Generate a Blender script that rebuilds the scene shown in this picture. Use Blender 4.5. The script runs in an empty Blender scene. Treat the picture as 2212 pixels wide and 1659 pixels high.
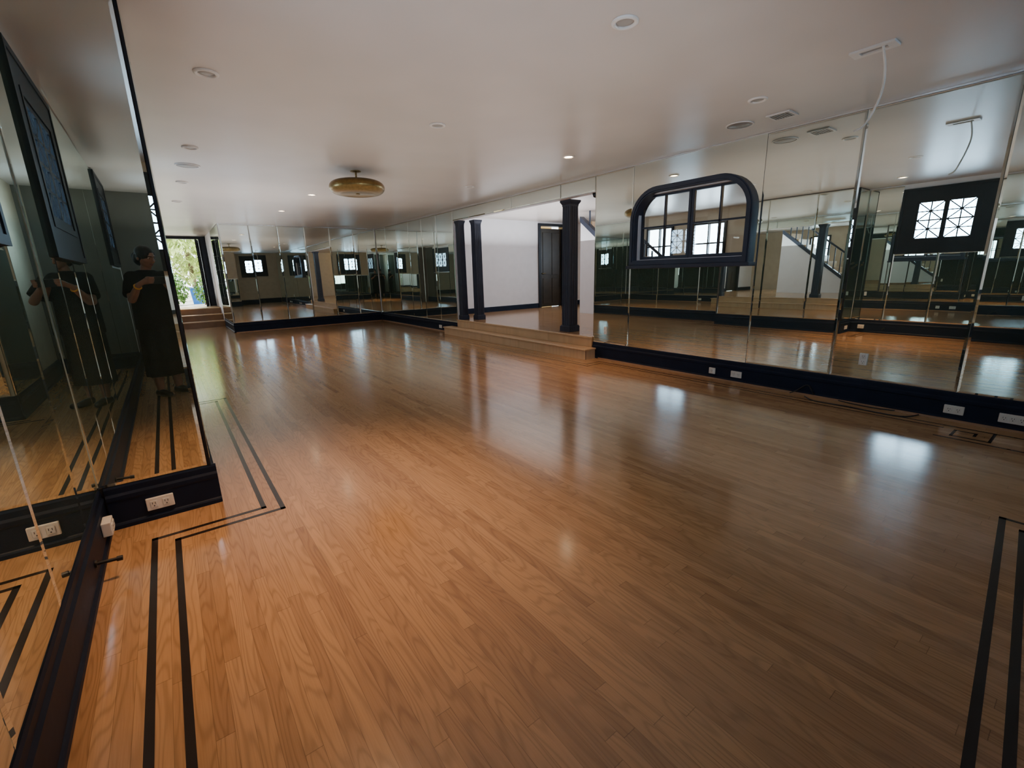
import bpy, bmesh, math, random
from mathutils import Vector, Matrix
random.seed(7)
S = 1.3                      # one unit of the plan = camera height = 1.3 m
scn = bpy.context.scene
COL = scn.collection
F = 970.0
YD = Vector((-755, -222, F)).normalized()
XD = Vector((1328, -277, F)); XD = (XD - YD * XD.dot(YD)).normalized()
UP = XD.cross(YD).normalized()
PI = math.pi
def ray(u, v):
    d = Vector(((u - 1106) / F, (v - 829.5) / F, 1))
    return Vector((XD.dot(d), YD.dot(d), UP.dot(d)))
def on_x(u, v, X):
    r = ray(u, v); t = X / r.x; return Vector((X, r.y * t, 1 + r.z * t))
def on_y(u, v, Y):
    r = ray(u, v); t = Y / r.y; return Vector((r.x * t, Y, 1 + r.z * t))
def on_z(u, v, z):
    r = ray(u, v); t = (z - 1) / r.z; return Vector((r.x * t, r.y * t, z))
CEIL = 1.993

# ------------------------------------------------------------------ materials
def nodes(name):
    m = bpy.data.materials.new(name); m.use_nodes = True
    nt = m.node_tree; b = nt.nodes['Principled BSDF']
    return m, nt, b
def plain(name, col, rough=.5, metal=0., var=.12, scale=6., bump=0., bscale=40., spec=.5, coat=0.):
    m, nt, b = nodes(name)
    tc = nt.nodes.new('ShaderNodeTexCoord'); n = nt.nodes.new('ShaderNodeTexNoise')
    n.inputs['Scale'].default_value = scale; n.inputs['Detail'].default_value = 1
    nt.links.new(tc.outputs['Object'], n.inputs['Vector'])
    r = nt.nodes.new('ShaderNodeValToRGB')
    r.color_ramp.elements[0].position = .3; r.color_ramp.elements[1].position = .7
    r.color_ramp.elements[0].color = [c * (1 - var) for c in col] + [1]
    r.color_ramp.elements[1].color = [min(1, c * (1 + var)) for c in col] + [1]
    nt.links.new(n.outputs['Fac'], r.inputs['Fac']); nt.links.new(r.outputs['Color'], b.inputs['Base Color'])
    b.inputs['Roughness'].default_value = rough; b.inputs['Metallic'].default_value = metal
    b.inputs['Specular IOR Level'].default_value = spec
    b.inputs['Coat Weight'].default_value = coat
    if bump:
        n2 = nt.nodes.new('ShaderNodeTexNoise'); n2.inputs['Scale'].default_value = bscale; n2.inputs['Detail'].default_value = 1
        nt.links.new(tc.outputs['Object'], n2.inputs['Vector'])
        bp = nt.nodes.new('ShaderNodeBump'); bp.inputs['Strength'].default_value = bump; bp.inputs['Distance'].default_value = .01
        nt.links.new(n2.outputs['Fac'], bp.inputs['Height']); nt.links.new(bp.outputs['Normal'], b.inputs['Normal'])
    return m
def emit(name, col, strength, var=.25, scale=3., power=0.):
    m, nt, b = nodes(name)
    tc = nt.nodes.new('ShaderNodeTexCoord'); n = nt.nodes.new('ShaderNodeTexNoise')
    n.inputs['Scale'].default_value = scale
    nt.links.new(tc.outputs['Object'], n.inputs['Vector'])
    r = nt.nodes.new('ShaderNodeValToRGB')
    r.color_ramp.elements[0].position = .3; r.color_ramp.elements[1].position = .7
    r.color_ramp.elements[0].color = [c * (1 - var) for c in col] + [1]
    r.color_ramp.elements[1].color = list(col) + [1]
    nt.links.new(n.outputs['Fac'], r.inputs['Fac'])
    nt.links.new(r.outputs['Color'], b.inputs['Emission Color'])
    b.inputs['Base Color'].default_value = (.2, .21, .22, 1)
    b.inputs['Emission Strength'].default_value = strength
    b.inputs['Roughness'].default_value = .4
    if power:                                           # pane glow set to fade at grazing view, imitating frosted glass
        lw = nt.nodes.new('ShaderNodeLayerWeight')
        s1 = nt.nodes.new('ShaderNodeMath'); s1.operation = 'SUBTRACT'; s1.inputs[0].default_value = 1.
        s2 = nt.nodes.new('ShaderNodeMath'); s2.operation = 'POWER'; s2.inputs[1].default_value = power
        s3 = nt.nodes.new('ShaderNodeMath'); s3.operation = 'MULTIPLY'; s3.inputs[1].default_value = strength
        nt.links.new(lw.outputs['Facing'], s1.inputs[1]); nt.links.new(s1.outputs[0], s2.inputs[0])
        nt.links.new(s2.outputs[0], s3.inputs[0]); nt.links.new(s3.outputs[0], b.inputs['Emission Strength'])
    return m
def oak(name, dark, light, plank=.049, length=.95, rough=.115, axis='Y', grain=.22, spec=.92):
    m, nt, b = nodes(name); N = nt.nodes.new; L = nt.links.new
    def math_(op, a, c=None):
        k = N('ShaderNodeMath'); k.operation = op
        for i, v in enumerate((a, c)):
            if v is None: continue
            if isinstance(v, (int, float)): k.inputs[i].default_value = v
            else: L(v, k.inputs[i])
        return k.outputs[0]
    tc = N('ShaderNodeTexCoord'); sp = N('ShaderNodeSeparateXYZ'); L(tc.outputs['Object'], sp.inputs[0])
    x, y = (sp.outputs['X'], sp.outputs['Y']) if axis == 'Y' else (sp.outputs['Y'], sp.outputs['X'])
    xs = math_('DIVIDE', x, plank); row = math_('FLOOR', xs); fx = math_('FRACT', xs)
    w1 = N('ShaderNodeTexWhiteNoise'); w1.noise_dimensions = '1D'; L(row, w1.inputs['W'])
    y2 = math_('ADD', y, math_('MULTIPLY', w1.outputs['Value'], 7.3))
    ys = math_('DIVIDE', y2, length); seg = math_('FLOOR', ys); fy = math_('FRACT', ys)
    cid = N('ShaderNodeCombineXYZ'); L(row, cid.inputs[0]); L(seg, cid.inputs[1])
    w2 = N('ShaderNodeTexWhiteNoise'); w2.noise_dimensions = '3D'; L(cid.outputs[0], w2.inputs['Vector'])
    rnd = w2.outputs['Value']
    gv = N('ShaderNodeCombineXYZ'); L(x, gv.inputs[0]); L(math_('MULTIPLY', y, .11), gv.inputs[1]); L(math_('MULTIPLY', rnd, 17.), gv.inputs[2])
    n1 = N('ShaderNodeTexNoise'); n1.inputs['Scale'].default_value = 11; n1.inputs['Detail'].default_value = 1.; L(gv.outputs[0], n1.inputs['Vector'])
    ring = math_('SINE', math_('MULTIPLY', n1.outputs['Fac'], 95.))
    ring = math_('POWER', math_('ADD', math_('MULTIPLY', ring, .5), .5), 3.)
    gv2 = N('ShaderNodeCombineXYZ'); L(x, gv2.inputs[0]); L(math_('MULTIPLY', y, .035), gv2.inputs[1]); L(math_('MULTIPLY', rnd, 9.), gv2.inputs[2])
    n2 = N('ShaderNodeTexNoise'); n2.inputs['Scale'].default_value = 240; n2.inputs['Detail'].default_value = 1; L(gv2.outputs[0], n2.inputs['Vector'])
    fine = n2.outputs['Fac']
    rp = N('ShaderNodeValToRGB'); rp.color_ramp.elements[0].color = list(dark) + [1]; rp.color_ramp.elements[1].color = list(light) + [1]
    rp.color_ramp.elements[0].position = 0; rp.color_ramp.elements[1].position = 1
    rr = math_('POWER', rnd, .6)
    L(math_('ADD', math_('MULTIPLY', rr, .72), math_('MULTIPLY', math_('SUBTRACT', fine, .25), .55)), rp.inputs['Fac'])
    shade = math_('SUBTRACT', 1., math_('MULTIPLY', ring, grain))
    ex = math_('MINIMUM', fx, math_('SUBTRACT', 1., fx)); ey = math_('MINIMUM', fy, math_('SUBTRACT', 1., fy))
    sx = math_('LESS_THAN', ex, .014); sy = math_('LESS_THAN', ey, .0012)
    seam = math_('MAXIMUM', sx, sy)
    shade = math_('MULTIPLY', shade, math_('SUBTRACT', 1., math_('MULTIPLY', seam, .4)))
    mx = N('ShaderNodeVectorMath'); mx.operation = 'SCALE'; L(rp.outputs['Color'], mx.inputs[0]); L(shade, mx.inputs['Scale'])
    L(mx.outputs[0], b.inputs['Base Color'])
    L(math_('ADD', rough, math_('MULTIPLY', fine, .07)), b.inputs['Roughness'])
    b.inputs['Specular IOR Level'].default_value = spec
    hgt = math_('ADD', math_('MULTIPLY', rnd, .10), math_('ADD', math_('MULTIPLY', n1.outputs['Fac'], .25), math_('MULTIPLY', seam, -.25)))
    bp = N('ShaderNodeBump'); bp.inputs['Strength'].default_value = .09; bp.inputs['Distance'].default_value = .01
    L(hgt, bp.inputs['Height']); L(bp.outputs['Normal'], b.inputs['Normal'])
    return m
M = {}
M['oak'] = oak('oak_floor', (.325, .174, .077), (.55, .322, .152))
M['maple'] = oak('maple_step', (.52, .34, .18), (.66, .45, .26), plank=.09, length=1.6, rough=.3, grain=.08, spec=.5)
M['shoe'] = plain('oak_shoe', (.30, .165, .085), .35)
M['inlay'] = plain('walnut_inlay', (.022, .014, .011), .24)
M['navy'] = plain('dark_paint', (.027, .035, .060), .42, bump=.05, bscale=25, spec=.4)
M['navy2'] = plain('dark_skirting_paint', (.009, .015, .032), .5, bump=.05, bscale=25, spec=.15)
M['black'] = plain('black_paint', (.009, .011, .016), .45, spec=.3)
M['white'] = plain('white_wall', (.80, .795, .82), .6, var=.02)
M['taupe'] = plain('taupe_wall', (.09, .075, .065), .5, var=.05)
M['beige'] = plain('beige_wall', (.52, .43, .31), .6, var=.05)
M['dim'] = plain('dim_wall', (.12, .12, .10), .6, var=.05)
M['gold'] = plain('golden_wall', (.42, .26, .06), .6, var=.1)
M['ceil'] = plain('ceiling_paint', (.595, .54, .50), .33, var=.03, scale=2, bump=.04, bscale=3., spec=.45)
M['plate'] = plain('white_plastic', (.74, .73, .68), .35, var=.03)
M['slot'] = plain('dark_slot', (.02, .02, .02), .5)
M['grey'] = plain('grey_metal', (.30, .29, .28), .45, metal=.4)
M['silver'] = plain('silver_channel', (.85, .86, .86), .22, metal=.9, var=.05)
M['ringw'] = plain('light_trim', (.70, .66, .62), .4, var=.04)
M['brass'] = plain('aged_brass', (.22, .15, .058), .30, metal=1., var=.12, scale=30, bump=.08, bscale=60)
M['glow'] = emit('lamp_glow', (1., .74, .45), 40, var=.05)
M['lensoff'] = plain('lamp_lens', (.30, .28, .26), .3)
M['cord'] = plain('black_rubber', (.012, .012, .013), .45)
M['cordw'] = plain('white_cord', (.72, .68, .62), .5)
M['leaf'] = plain('leaf_green', (.12, .24, .045), .5, var=.5, scale=9)
M['leafy'] = plain('leaf_yellow_green', (.40, .50, .13), .5, var=.4, scale=5)
M['trunk'] = plain('bark', (.16, .11, .07), .8, var=.3)
M['blue'] = plain('blue_plastic', (.02, .16, .55), .4)
M['paving'] = plain('paving', (.55, .50, .42), .8, var=.15, bump=.2)
M['olive'] = plain('dark_olive_door', (.030, .022, .013), .4, var=.2)
M['skin'] = plain('brown_skin', (.30, .15, .095), .5, var=.06)
M['hair'] = plain('dark_hair', (.012, .009, .008), .5, var=.4, scale=80, bump=.4, bscale=120)
M['dress'] = plain('black_cloth', (.006, .006, .008), .85, var=.3, bump=.2, bscale=30, spec=.2)
M['lip'] = plain('lips', (.22, .07, .06), .4)
M['eye'] = plain('eye_white', (.6, .58, .54), .25)
M['iris'] = plain('eye_iris', (.02, .012, .008), .2)
M['band'] = plain('yellow_band', (.85, .42, .03), .4)
M['pane'] = emit('frosted_daylight_pane', (.50, .74, 1.), 34., power=3.)  # the pane itself glows, standing in for daylight from outside
M['pane2'] = emit('daylight_window_pane', (.68, .84, 1.), 26.)  # self-lit as well, in place of real light through the glass
m, nt, b = nodes('mirror_glass')
gl = nt.nodes.new('ShaderNodeBsdfAnisotropic'); gl.inputs['Roughness'].default_value = 0
gl.inputs['Color'].default_value = (.85, .92, .88, 1)
n = nt.nodes.new('ShaderNodeTexNoise'); n.inputs['Scale'].default_value = .9; n.inputs['Detail'].default_value = 0
tc = nt.nodes.new('ShaderNodeTexCoord'); nt.links.new(tc.outputs['Object'], n.inputs['Vector'])
bp = nt.nodes.new('ShaderNodeBump'); bp.inputs['Strength'].default_value = .04; bp.inputs['Distance'].default_value = .02
nt.links.new(n.outputs['Fac'], bp.inputs['Height']); nt.links.new(bp.outputs['Normal'], gl.inputs['Normal'])
df = nt.nodes.new('ShaderNodeBsdfDiffuse'); df.inputs['Color'].default_value = (.40, .58, .48, 1)   # grey-green diffuse mixed in to lift the black deep reflections
mx = nt.nodes.new('ShaderNodeMixShader'); mx.inputs[0].default_value = .035
nt.links.new(gl.outputs[0], mx.inputs[1]); nt.links.new(df.outputs[0], mx.inputs[2])
nt.links.new(mx.outputs[0], nt.nodes['Material Output'].inputs['Surface']); nt.nodes.remove(b)
M['mirror'] = m
m, nt, b = nodes('clear_glass')
tr = nt.nodes.new('ShaderNodeBsdfTransparent'); gl = nt.nodes.new('ShaderNodeBsdfGlossy'); gl.inputs['Roughness'].default_value = .02
tr.inputs['Color'].default_value = (.9, .93, .92, 1)
mx = nt.nodes.new('ShaderNodeMixShader'); fr = nt.nodes.new('ShaderNodeFresnel'); fr.inputs['IOR'].default_value = 1.6
nt.links.new(fr.outputs[0], mx.inputs[0]); nt.links.new(tr.outputs[0], mx.inputs[1]); nt.links.new(gl.outputs[0], mx.inputs[2])
nt.links.new(mx.outputs[0], nt.nodes['Material Output'].inputs['Surface'])
M['glass'] = m

# ------------------------------------------------------------------ helpers
ORG = {}
def tag(o, label=None, cat=None, group=None, kind=None):
    if label: o['label'] = label
    if cat: o['category'] = cat
    if group: o['group'] = group
    if kind: o['kind'] = kind
    return o
def empty(name, org, rz=0, rx=0, ry=0):
    o = bpy.data.objects.new(name, None); COL.objects.link(o)
    o.location = Vector(org) * S; o.rotation_euler = (rx, ry, rz); o.empty_display_size = .05
    ORG[o.name] = Vector(org); return o
def obj(name, bm, mat, parent=None, org=None, local=False, smooth=False, scale=True, recalc=True):
    if local: o0 = Vector((0, 0, 0))
    elif parent is not None: o0 = ORG[parent.name]
    elif org is not None: o0 = Vector(org)
    else:
        xs = [v.co.x for v in bm.verts]; ys = [v.co.y for v in bm.verts]; zs = [v.co.z for v in bm.verts]
        o0 = Vector(((min(xs) + max(xs)) / 2, (min(ys) + max(ys)) / 2, min(zs)))
    for v in bm.verts: v.co = (v.co - o0) * (S if scale else 1)
    if recalc: bmesh.ops.recalc_face_normals(bm, faces=bm.faces)
    me = bpy.data.meshes.new(name); bm.to_mesh(me); bm.free()
    if smooth:
        me.polygons.foreach_set('use_smooth', [True] * len(me.polygons))
        me.set_sharp_from_angle(angle=math.radians(smooth if smooth is not True else 40))
    me.materials.append(mat)
    o = bpy.data.objects.new(name, me); COL.objects.link(o)
    if parent is not None: o.parent = parent
    elif not local: o.location = o0 * (S if scale else 1)
    ORG[o.name] = o0
    return o
def struct(name, bm, mat, **k):
    return tag(obj(name, bm, mat, org=(0, 0, 0), **k), kind='structure')
def B(): return bmesh.new()
def box(bm, x0, x1, y0, y1, z0, z1, bev=0):
    vs = [bm.verts.new((x, y, z)) for z in (z0, z1) for y in (y0, y1) for x in (x0, x1)]
    fs = [bm.faces.new([vs[i] for i in f]) for f in ((0, 2, 3, 1), (4, 5, 7, 6), (0, 1, 5, 4), (2, 6, 7, 3), (0, 4, 6, 2), (1, 3, 7, 5))]
    if bev:
        es = list({e for f in fs for e in f.edges})
        bmesh.ops.bevel(bm, geom=es, offset=bev, segments=2, affect='EDGES', profile=.5)
    return bm
def bar(bm, p0, p1, w, y0, y1):                      # flat bar in a local xz plane
    p0 = Vector(p0); p1 = Vector(p1); t = (p1 - p0).normalized(); q = Vector((-t.y, t.x)) * w / 2
    c = [p0 + q, p1 + q, p1 - q, p0 - q]
    a = [bm.verts.new((k.x, y0, k.y)) for k in c]; d = [bm.verts.new((k.x, y1, k.y)) for k in c]
    bm.faces.new(a); bm.faces.new(d[::-1])
    for i in range(4): bm.faces.new((a[i], d[i], d[(i + 1) % 4], a[(i + 1) % 4]))
def ring_rect(bm, x0, x1, z0, z1, b, y0, y1):        # rectangular frame in a local xz plane
    bar(bm, (x0, z0 + b / 2), (x1, z0 + b / 2), b, y0, y1); bar(bm, (x0, z1 - b / 2), (x1, z1 - b / 2), b, y0, y1)
    bar(bm, (x0 + b / 2, z0 + b), (x0 + b / 2, z1 - b), b, y0, y1); bar(bm, (x1 - b / 2, z0 + b), (x1 - b / 2, z1 - b), b, y0, y1)
def lathe(bm, prof, c, n=32):
    rows = []
    for r, z in prof:
        rows.append([bm.verts.new((c[0] + max(r, 1e-5) * math.cos(2 * PI * i / n), c[1] + max(r, 1e-5) * math.sin(2 * PI * i / n), c[2] + z)) for i in range(n)])
    for a, d in zip(rows, rows[1:]):
        for i in range(n): bm.faces.new((a[i], a[(i + 1) % n], d[(i + 1) % n], d[i]))
    bmesh.ops.remove_doubles(bm, verts=bm.verts, dist=2e-5)
    return bm
def tube(bm, pts, r, n=8):
    pts = [Vector(p) for p in pts]; rows = []; up = Vector((0, 0, 1))
    for i, p in enumerate(pts):
        t = (pts[min(i + 1, len(pts) - 1)] - pts[max(i - 1, 0)]).normalized()
        a = t.cross(up); a = a.normalized() if a.length > .05 else t.cross(Vector((1, 0, 0))).normalized()
        if i and a.dot(pa) < 0: a = -a
        pa = a; d = t.cross(a)
        rr = r[i] if isinstance(r, (list, tuple)) else r
        rows.append([bm.verts.new(p + (a * math.cos(2 * PI * k / n) + d * math.sin(2 * PI * k / n)) * rr) for k in range(n)])
    for a, d in zip(rows, rows[1:]):
        for k in range(n): bm.faces.new((a[k], a[(k + 1) % n], d[(k + 1) % n], d[k]))
    bm.faces.new(rows[0][::-1]); bm.faces.new(rows[-1])
    return bm
def spline(P, n=8):
    P = [Vector(p) for p in P]; out = []
    for i in range(len(P) - 1):
        a, b_, c, d = P[max(i - 1, 0)], P[i], P[i + 1], P[min(i + 2, len(P) - 1)]
        for k in range(n):
            t = k / n
            out.append(.5 * ((2 * b_) + (c - a) * t + (2 * a - 5 * b_ + 4 * c - d) * t * t + (3 * b_ - a - 3 * c + d) * t ** 3))
    out.append(P[-1]); return out
PROF = [(0, 0), (.024, 0), (.024, .016), (.02, .022), (.016, .026), (.016, .118), (.02, .126), (.02, .142), (.013, .152), (.013, .176), (.009, .185), (0, .185)]
def skirting(bm, p0, p1, n, z=0, prof=PROF):
    p0 = Vector(p0 + (z,)); p1 = Vector(p1 + (z,)); n = Vector(n + (0,))
    a = [bm.verts.new(p0 + n * o + Vector((0, 0, q))) for o, q in prof]; d = [bm.verts.new(p1 + n * o + Vector((0, 0, q))) for o, q in prof]
    k = len(prof)
    for i in range(k): bm.faces.new((a[i], a[(i + 1) % k], d[(i + 1) % k], d[i]))
    bm.faces.new(a); bm.faces.new(d[::-1])
def strip(bm, pts, w=.02, z=.0006):
    for p0, p1 in zip(pts, pts[1:]):
        p0 = Vector(p0); p1 = Vector(p1); t = (p1 - p0).normalized() * w / 2; q = Vector((-t.y, t.x))
        c = [p0 - t + q, p1 + t + q, p1 + t - q, p0 - t - q]
        a = [bm.verts.new((k.x, k.y, 0)) for k in c]; d = [bm.verts.new((k.x, k.y, z)) for k in c]
        bm.faces.new(a[::-1]); bm.faces.new(d)
        for i in range(4): bm.faces.new((a[i], d[i], d[(i + 1) % 4], a[(i + 1) % 4]))

# ------------------------------------------------------------------ the shell
XR, XL, YF = 3.905, -.358, 10.1
YN = -2.3                                              # end of the recess behind the person
struct('floor', box(B(), -1, 4.0, YN - .2, 13.3, -.1, 0), M['oak'])
bm = B(); box(bm, 4.0, 8.1, -.1, 7.6, -.1, .24); box(bm, 3.89, 4.0, 3.602, 6.678, -.0, .24)
struct('floor_platform', bm, M['oak'])
struct('ceiling', box(B(), -1, 8.1, YN - .2, 13.4, CEIL, CEIL + .1), M['ceil'])
bm = B()
box(bm, XR, 4.0, -1.3, 1.93, 0, CEIL); box(bm, XR, 4.0, 3.02, 3.6, 0, CEIL); box(bm, XR, 4.0, 1.93, 3.02, 0, 1.085); box(bm, XR, 4.0, 1.93, 3.02, 1.69, CEIL)
box(bm, XR, 4.0, 3.6, 6.68, 1.82, CEIL); box(bm, XR, 4.0, 6.68, 10.2, 0, CEIL)
struct('wall_right', bm, M['white'])
struct('wall_left', box(B(), XL - .12, XL, YN - .1, 13.3, 0, CEIL), M['white'])
struct('wall_pillar', box(B(), XL, .03, 2.36, 4.25, 0, CEIL), M['taupe'])
bm = B(); box(bm, .96, XR, YF, YF + .12, 0, CEIL); box(bm, .96, 1.08, YF + .12, 13.2, 0, CEIL)
struct('wall_far', bm, M['white'])
bm = B(); box(bm, XL, -.12, 13.2, 13.3, 0, CEIL); box(bm, .86, .96, 13.2, 13.3, 0, CEIL); box(bm, -.12, .86, 13.2, 13.3, 1.965, CEIL); box(bm, -.12, .86, 13.2, 13.3, 0, .39)
struct('wall_entry', bm, M['navy'])
bm = B(); box(bm, .35, 2.33, YN, -.19, 0, CEIL); box(bm, 2.33, XR, -1.3, -1.2, 0, CEIL)
struct('wall_back', bm, M['beige'])
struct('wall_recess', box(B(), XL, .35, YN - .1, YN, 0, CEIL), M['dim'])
# room behind the right wall
bm = B(); box(bm, 4.0, 6.4, 7.45, 7.57, .24, CEIL); box(bm, 7.06, 8.1, 7.45, 7.57, .24, CEIL); box(bm, 6.4, 7.06, 7.45, 7.57, 1.93, CEIL)
struct('wall_alcove', bm, M['white'])
bm = B(); box(bm, 8.0, 8.1, 0, 7.45, .24, 1.05); box(bm, 8.0, 8.1, 0, 7.45, 1.78, CEIL)
for a, d in ((0, 3.2), (3.75, 4.3), (4.95, 5.35), (5.95, 7.45)): box(bm, 8.0, 8.1, a, d, 1.05, 1.78)
struct('wall_alcove_side', bm, M['beige'])
struct('wall_alcove_near', box(B(), 4.0, 8.1, -.1, 0, .24, CEIL), M['beige'])
struct('wall_behind_door', box(B(), 6.0, 7.5, 8.3, 8.4, .24, CEIL), M['gold'])

# skirtings
bm = B(); skirting(bm, (XR, -1.2), (XR, 3.6), (-1, 0)); skirting(bm, (XR, 6.68), (XR, YF), (-1, 0)); struct('baseboard_right', bm, M['navy2'])
bm = B(); skirting(bm, (.96, YF), (XR - .024, YF), (0, -1)); skirting(bm, (.96, YF - .024), (.96, 11.68), (-1, 0)); struct('baseboard_far', bm, M['navy2'])
bm = B(); skirting(bm, (XL, YN), (XL, 2.36), (1, 0)); skirting(bm, (XL, 4.25), (XL, 11.68), (1, 0)); struct('baseboard_left', bm, M['navy2'])
bm = B(); skirting(bm, (XL + .024, 2.36), (.054, 2.36), (0, -1)); skirting(bm, (.03, 2.36), (.03, 4.25), (1, 0)); struct('baseboard_pillar', bm, M['navy2'])
bm = B(); skirting(bm, (.326, -.19), (2.354, -.19), (0, 1)); skirting(bm, (2.354, -1.2), (XR - .024, -1.2), (0, 1)); skirting(bm, (XL + .024, YN), (.326, YN), (0, 1)); skirting(bm, (.35, YN), (.35, -.166), (-1, 0)); struct('baseboard_back', bm, M['navy2'])
sp = [(0, 0), (.014, 0), (.014, .085), (.008, .098), (0, .098)]
bm = B(); skirting(bm, (4.02, 7.45), (6.34, 7.45), (0, -1), .24, sp); skirting(bm, (7.12, 7.45), (7.98, 7.45), (0, -1), .24, sp); struct('baseboard_alcove', bm, M['navy2'])
# pale wood shoe moulding along the right wall and pillar
shoe = [(.024, 0), (.034, 0), (.033, .006), (.029, .011), (.024, .013)]
bm = B(); skirting(bm, (XR, -1.15), (XR, 3.5), (-1, 0), 0, shoe); skirting(bm, (XR, 6.9), (XR, YF - .03), (-1, 0), 0, shoe); skirting(bm, (.97, YF), (XR - .04, YF), (0, -1), 0, shoe)
struct('trim_1', bm, M['shoe'])
# silver channel on top of the mirrors
bm = B(); box(bm, XR - .016, XR - .002, -1.2, YF, CEIL - .012, CEIL - .001); box(bm, .96, XR, YF - .016, YF - .002, CEIL - .012, CEIL - .001); struct('trim_2', bm, M['silver'])
# black edge of the pillar
bm = B(); box(bm, .026, .036, 2.348, 2.40, .185, CEIL - .002); struct('trim_3', bm, M['black'])
# floor inlay
bm = B()
strip(bm, [(-.195, -2.1), (-.195, 2.146), (.194, 2.146), (.194, 4.44), (-.195, 4.44), (-.195, 11.5)])
strip(bm, [(-.121, -2.1), (-.121, 2.085), (.262, 2.085), (.262, 4.51), (-.121, 4.51), (-.121, 11.5)])
strip(bm, [(.3, -.108), (2.43, .052), (2.43, -1.0)]); strip(bm, [(.22, -.058), (2.505, .113), (2.505, -.95)])
strip(bm, [(3.755, .5), (3.755, 3.36), (3.55, 3.36), (3.55, 7.0), (3.755, 7.0), (3.755, 9.95), (1.1, 9.95)], .012)
strip(bm, [(3.69, .5), (3.69, 3.29), (3.48, 3.29), (3.48, 7.07), (3.69, 7.07), (3.69, 9.88), (1.1, 9.88)], .012)
for k in range(2):                                     # key pattern at the right
    y = .5 - k * .3
    strip(bm, [(3.755, y), (3.755, y - .22), (3.55, y - .22), (3.55, y - .06), (3.68, y - .06), (3.68, y - .15), (3.62, y - .15)], .014)
    strip(bm, [(3.755, y - .22), (3.755, y - .3)], .014); strip(bm, [(3.49, y), (3.49, y - .3)], .014)
struct('trim_4', bm, M['inlay'])

# ------------------------------------------------------------------ mirrors
ORD = ['first', 'second', 'third', 'fourth', 'fifth', 'sixth', 'seventh', 'eighth', 'ninth', 'tenth']
def mirror(cx, cy, cz, w, hgt, rz, label, group, tilt=.0045):
    bm = B(); w2, h2 = w / 2 - .0015, hgt / 2 - .001; bv = min(.012, w2 / 3)
    def loop(a, c, y): return [bm.verts.new((x, y, z)) for x, z in ((-a, -c), (a, -c), (a, c), (-a, c))]
    l0, l1, l2 = loop(w2, h2, 0), loop(w2, h2, -.0055), loop(w2 - bv, h2 - bv, -.0085)
    for a, d in ((l0, l1), (l1, l2)):
        for i in range(4): bm.faces.new((a[i], a[(i + 1) % 4], d[(i + 1) % 4], d[i]))
    bm.faces.new(l2); bm.faces.new(l0[::-1])
    o = obj('mirror_panel', bm, M['mirror'], local=True)
    o.location = Vector((cx, cy, cz)) * S
    o.rotation_euler = (random.uniform(-tilt, tilt) * .4, 0, rz + random.uniform(-tilt, tilt))
    return tag(o, label, 'mirror', group)
ZM0, ZM1 = .187, CEIL - .013; ZC = (ZM0 + ZM1) / 2; ZH = ZM1 - ZM0
def right_panel(y0, y1, label, z0=ZM0, z1=ZM1, group='mirror panels on the right wall'):
    return mirror(XR - .003, (y0 + y1) / 2, (z0 + z1) / 2, y1 - y0, z1 - z0, -PI / 2, label, group)
right_panel(3.09, 3.6, 'narrow mirror panel between the platform opening and the black arched window')
right_panel(1.2, 1.83, 'tall mirror panel just right of the black arched window')
right_panel(.5, 1.2, 'tall mirror panel with an outlet near its foot, second right of the arched window')
right_panel(-.15, .5, 'tall mirror panel above the key pattern floor inlay, at the right edge of the photo')
right_panel(-1.18, -.15, 'wide mirror panel at the near end of the right wall')
ys = [6.69 + i * (YF - .02 - 6.69) / 6 for i in range(7)]
for i in range(6):
    right_panel(ys[i], ys[i + 1], 'narrow mirror panel left of the platform columns, %s from the columns' % ORD[i])
yy = [3.6, 4.15, 5.12, 6.68]
for i in range(3):
    right_panel(yy[i], yy[i + 1], 'low mirror strip over the platform opening, %s' % ('right one', 'middle one', 'left one')[i], 1.825, ZM1, 'mirror strips over the opening')
# panel with the arched cut-out
def arch(y0, y1, z0, z1, R, n=10):
    P = [(y0, z0), (y1, z0)]
    for i in range(n + 1):
        a = PI / 2 * i / n; P.append((y1 - R + R * math.cos(a), z1 - R + R * math.sin(a)))
    for i in range(n + 1):
        a = PI / 2 + PI / 2 * i / n; P.append((y0 + R + R * math.cos(a), z1 - R + R * math.sin(a)))
    return P
bm = B()
X = XR - .0085
outer = [bm.verts.new((X, y, z)) for y, z in ((1.832, ZM0), (3.088, ZM0), (3.088, ZM1), (1.832, ZM1))]
inner = [bm.verts.new((X, y, z)) for y, z in arch(1.90, 3.05, 1.05, 1.72, .265)]
es = [bm.edges.new((outer[i], outer[(i + 1) % 4])) for i in range(4)] + [bm.edges.new((inner[i], inner[(i + 1) % len(inner)])) for i in range(len(inner))]
bmesh.ops.triangle_fill(bm, use_beauty=True, edges=es)
tag(obj('mirror_panel', bm, M['mirror'], org=(X, 2.46, ZC)), 'wide mirror panel cut out around the black arched window', 'mirror', 'mirror panels on the right wall')
# far wall
xs = [.965 + i * (XR - .02 - .965) / 6 for i in range(7)]
for i in range(6):
    mirror((xs[i] + xs[i + 1]) / 2, YF - .003, ZC, xs[i + 1] - xs[i], ZH, 0, 'mirror panel on the far end wall, %s from the entry steps' % ORD[i], 'mirror panels on the far wall')
for i, (a, d) in enumerate(((10.11, 10.9), (10.9, 11.65))):
    mirror(.957, (a + d) / 2, ZC, d - a, ZH, -PI / 2, ('mirror panel round the corner of the far wall, nearer the dance floor', 'mirror panel beside the entry steps at the far left')[i], 'mirror panels by the entry')
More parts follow.
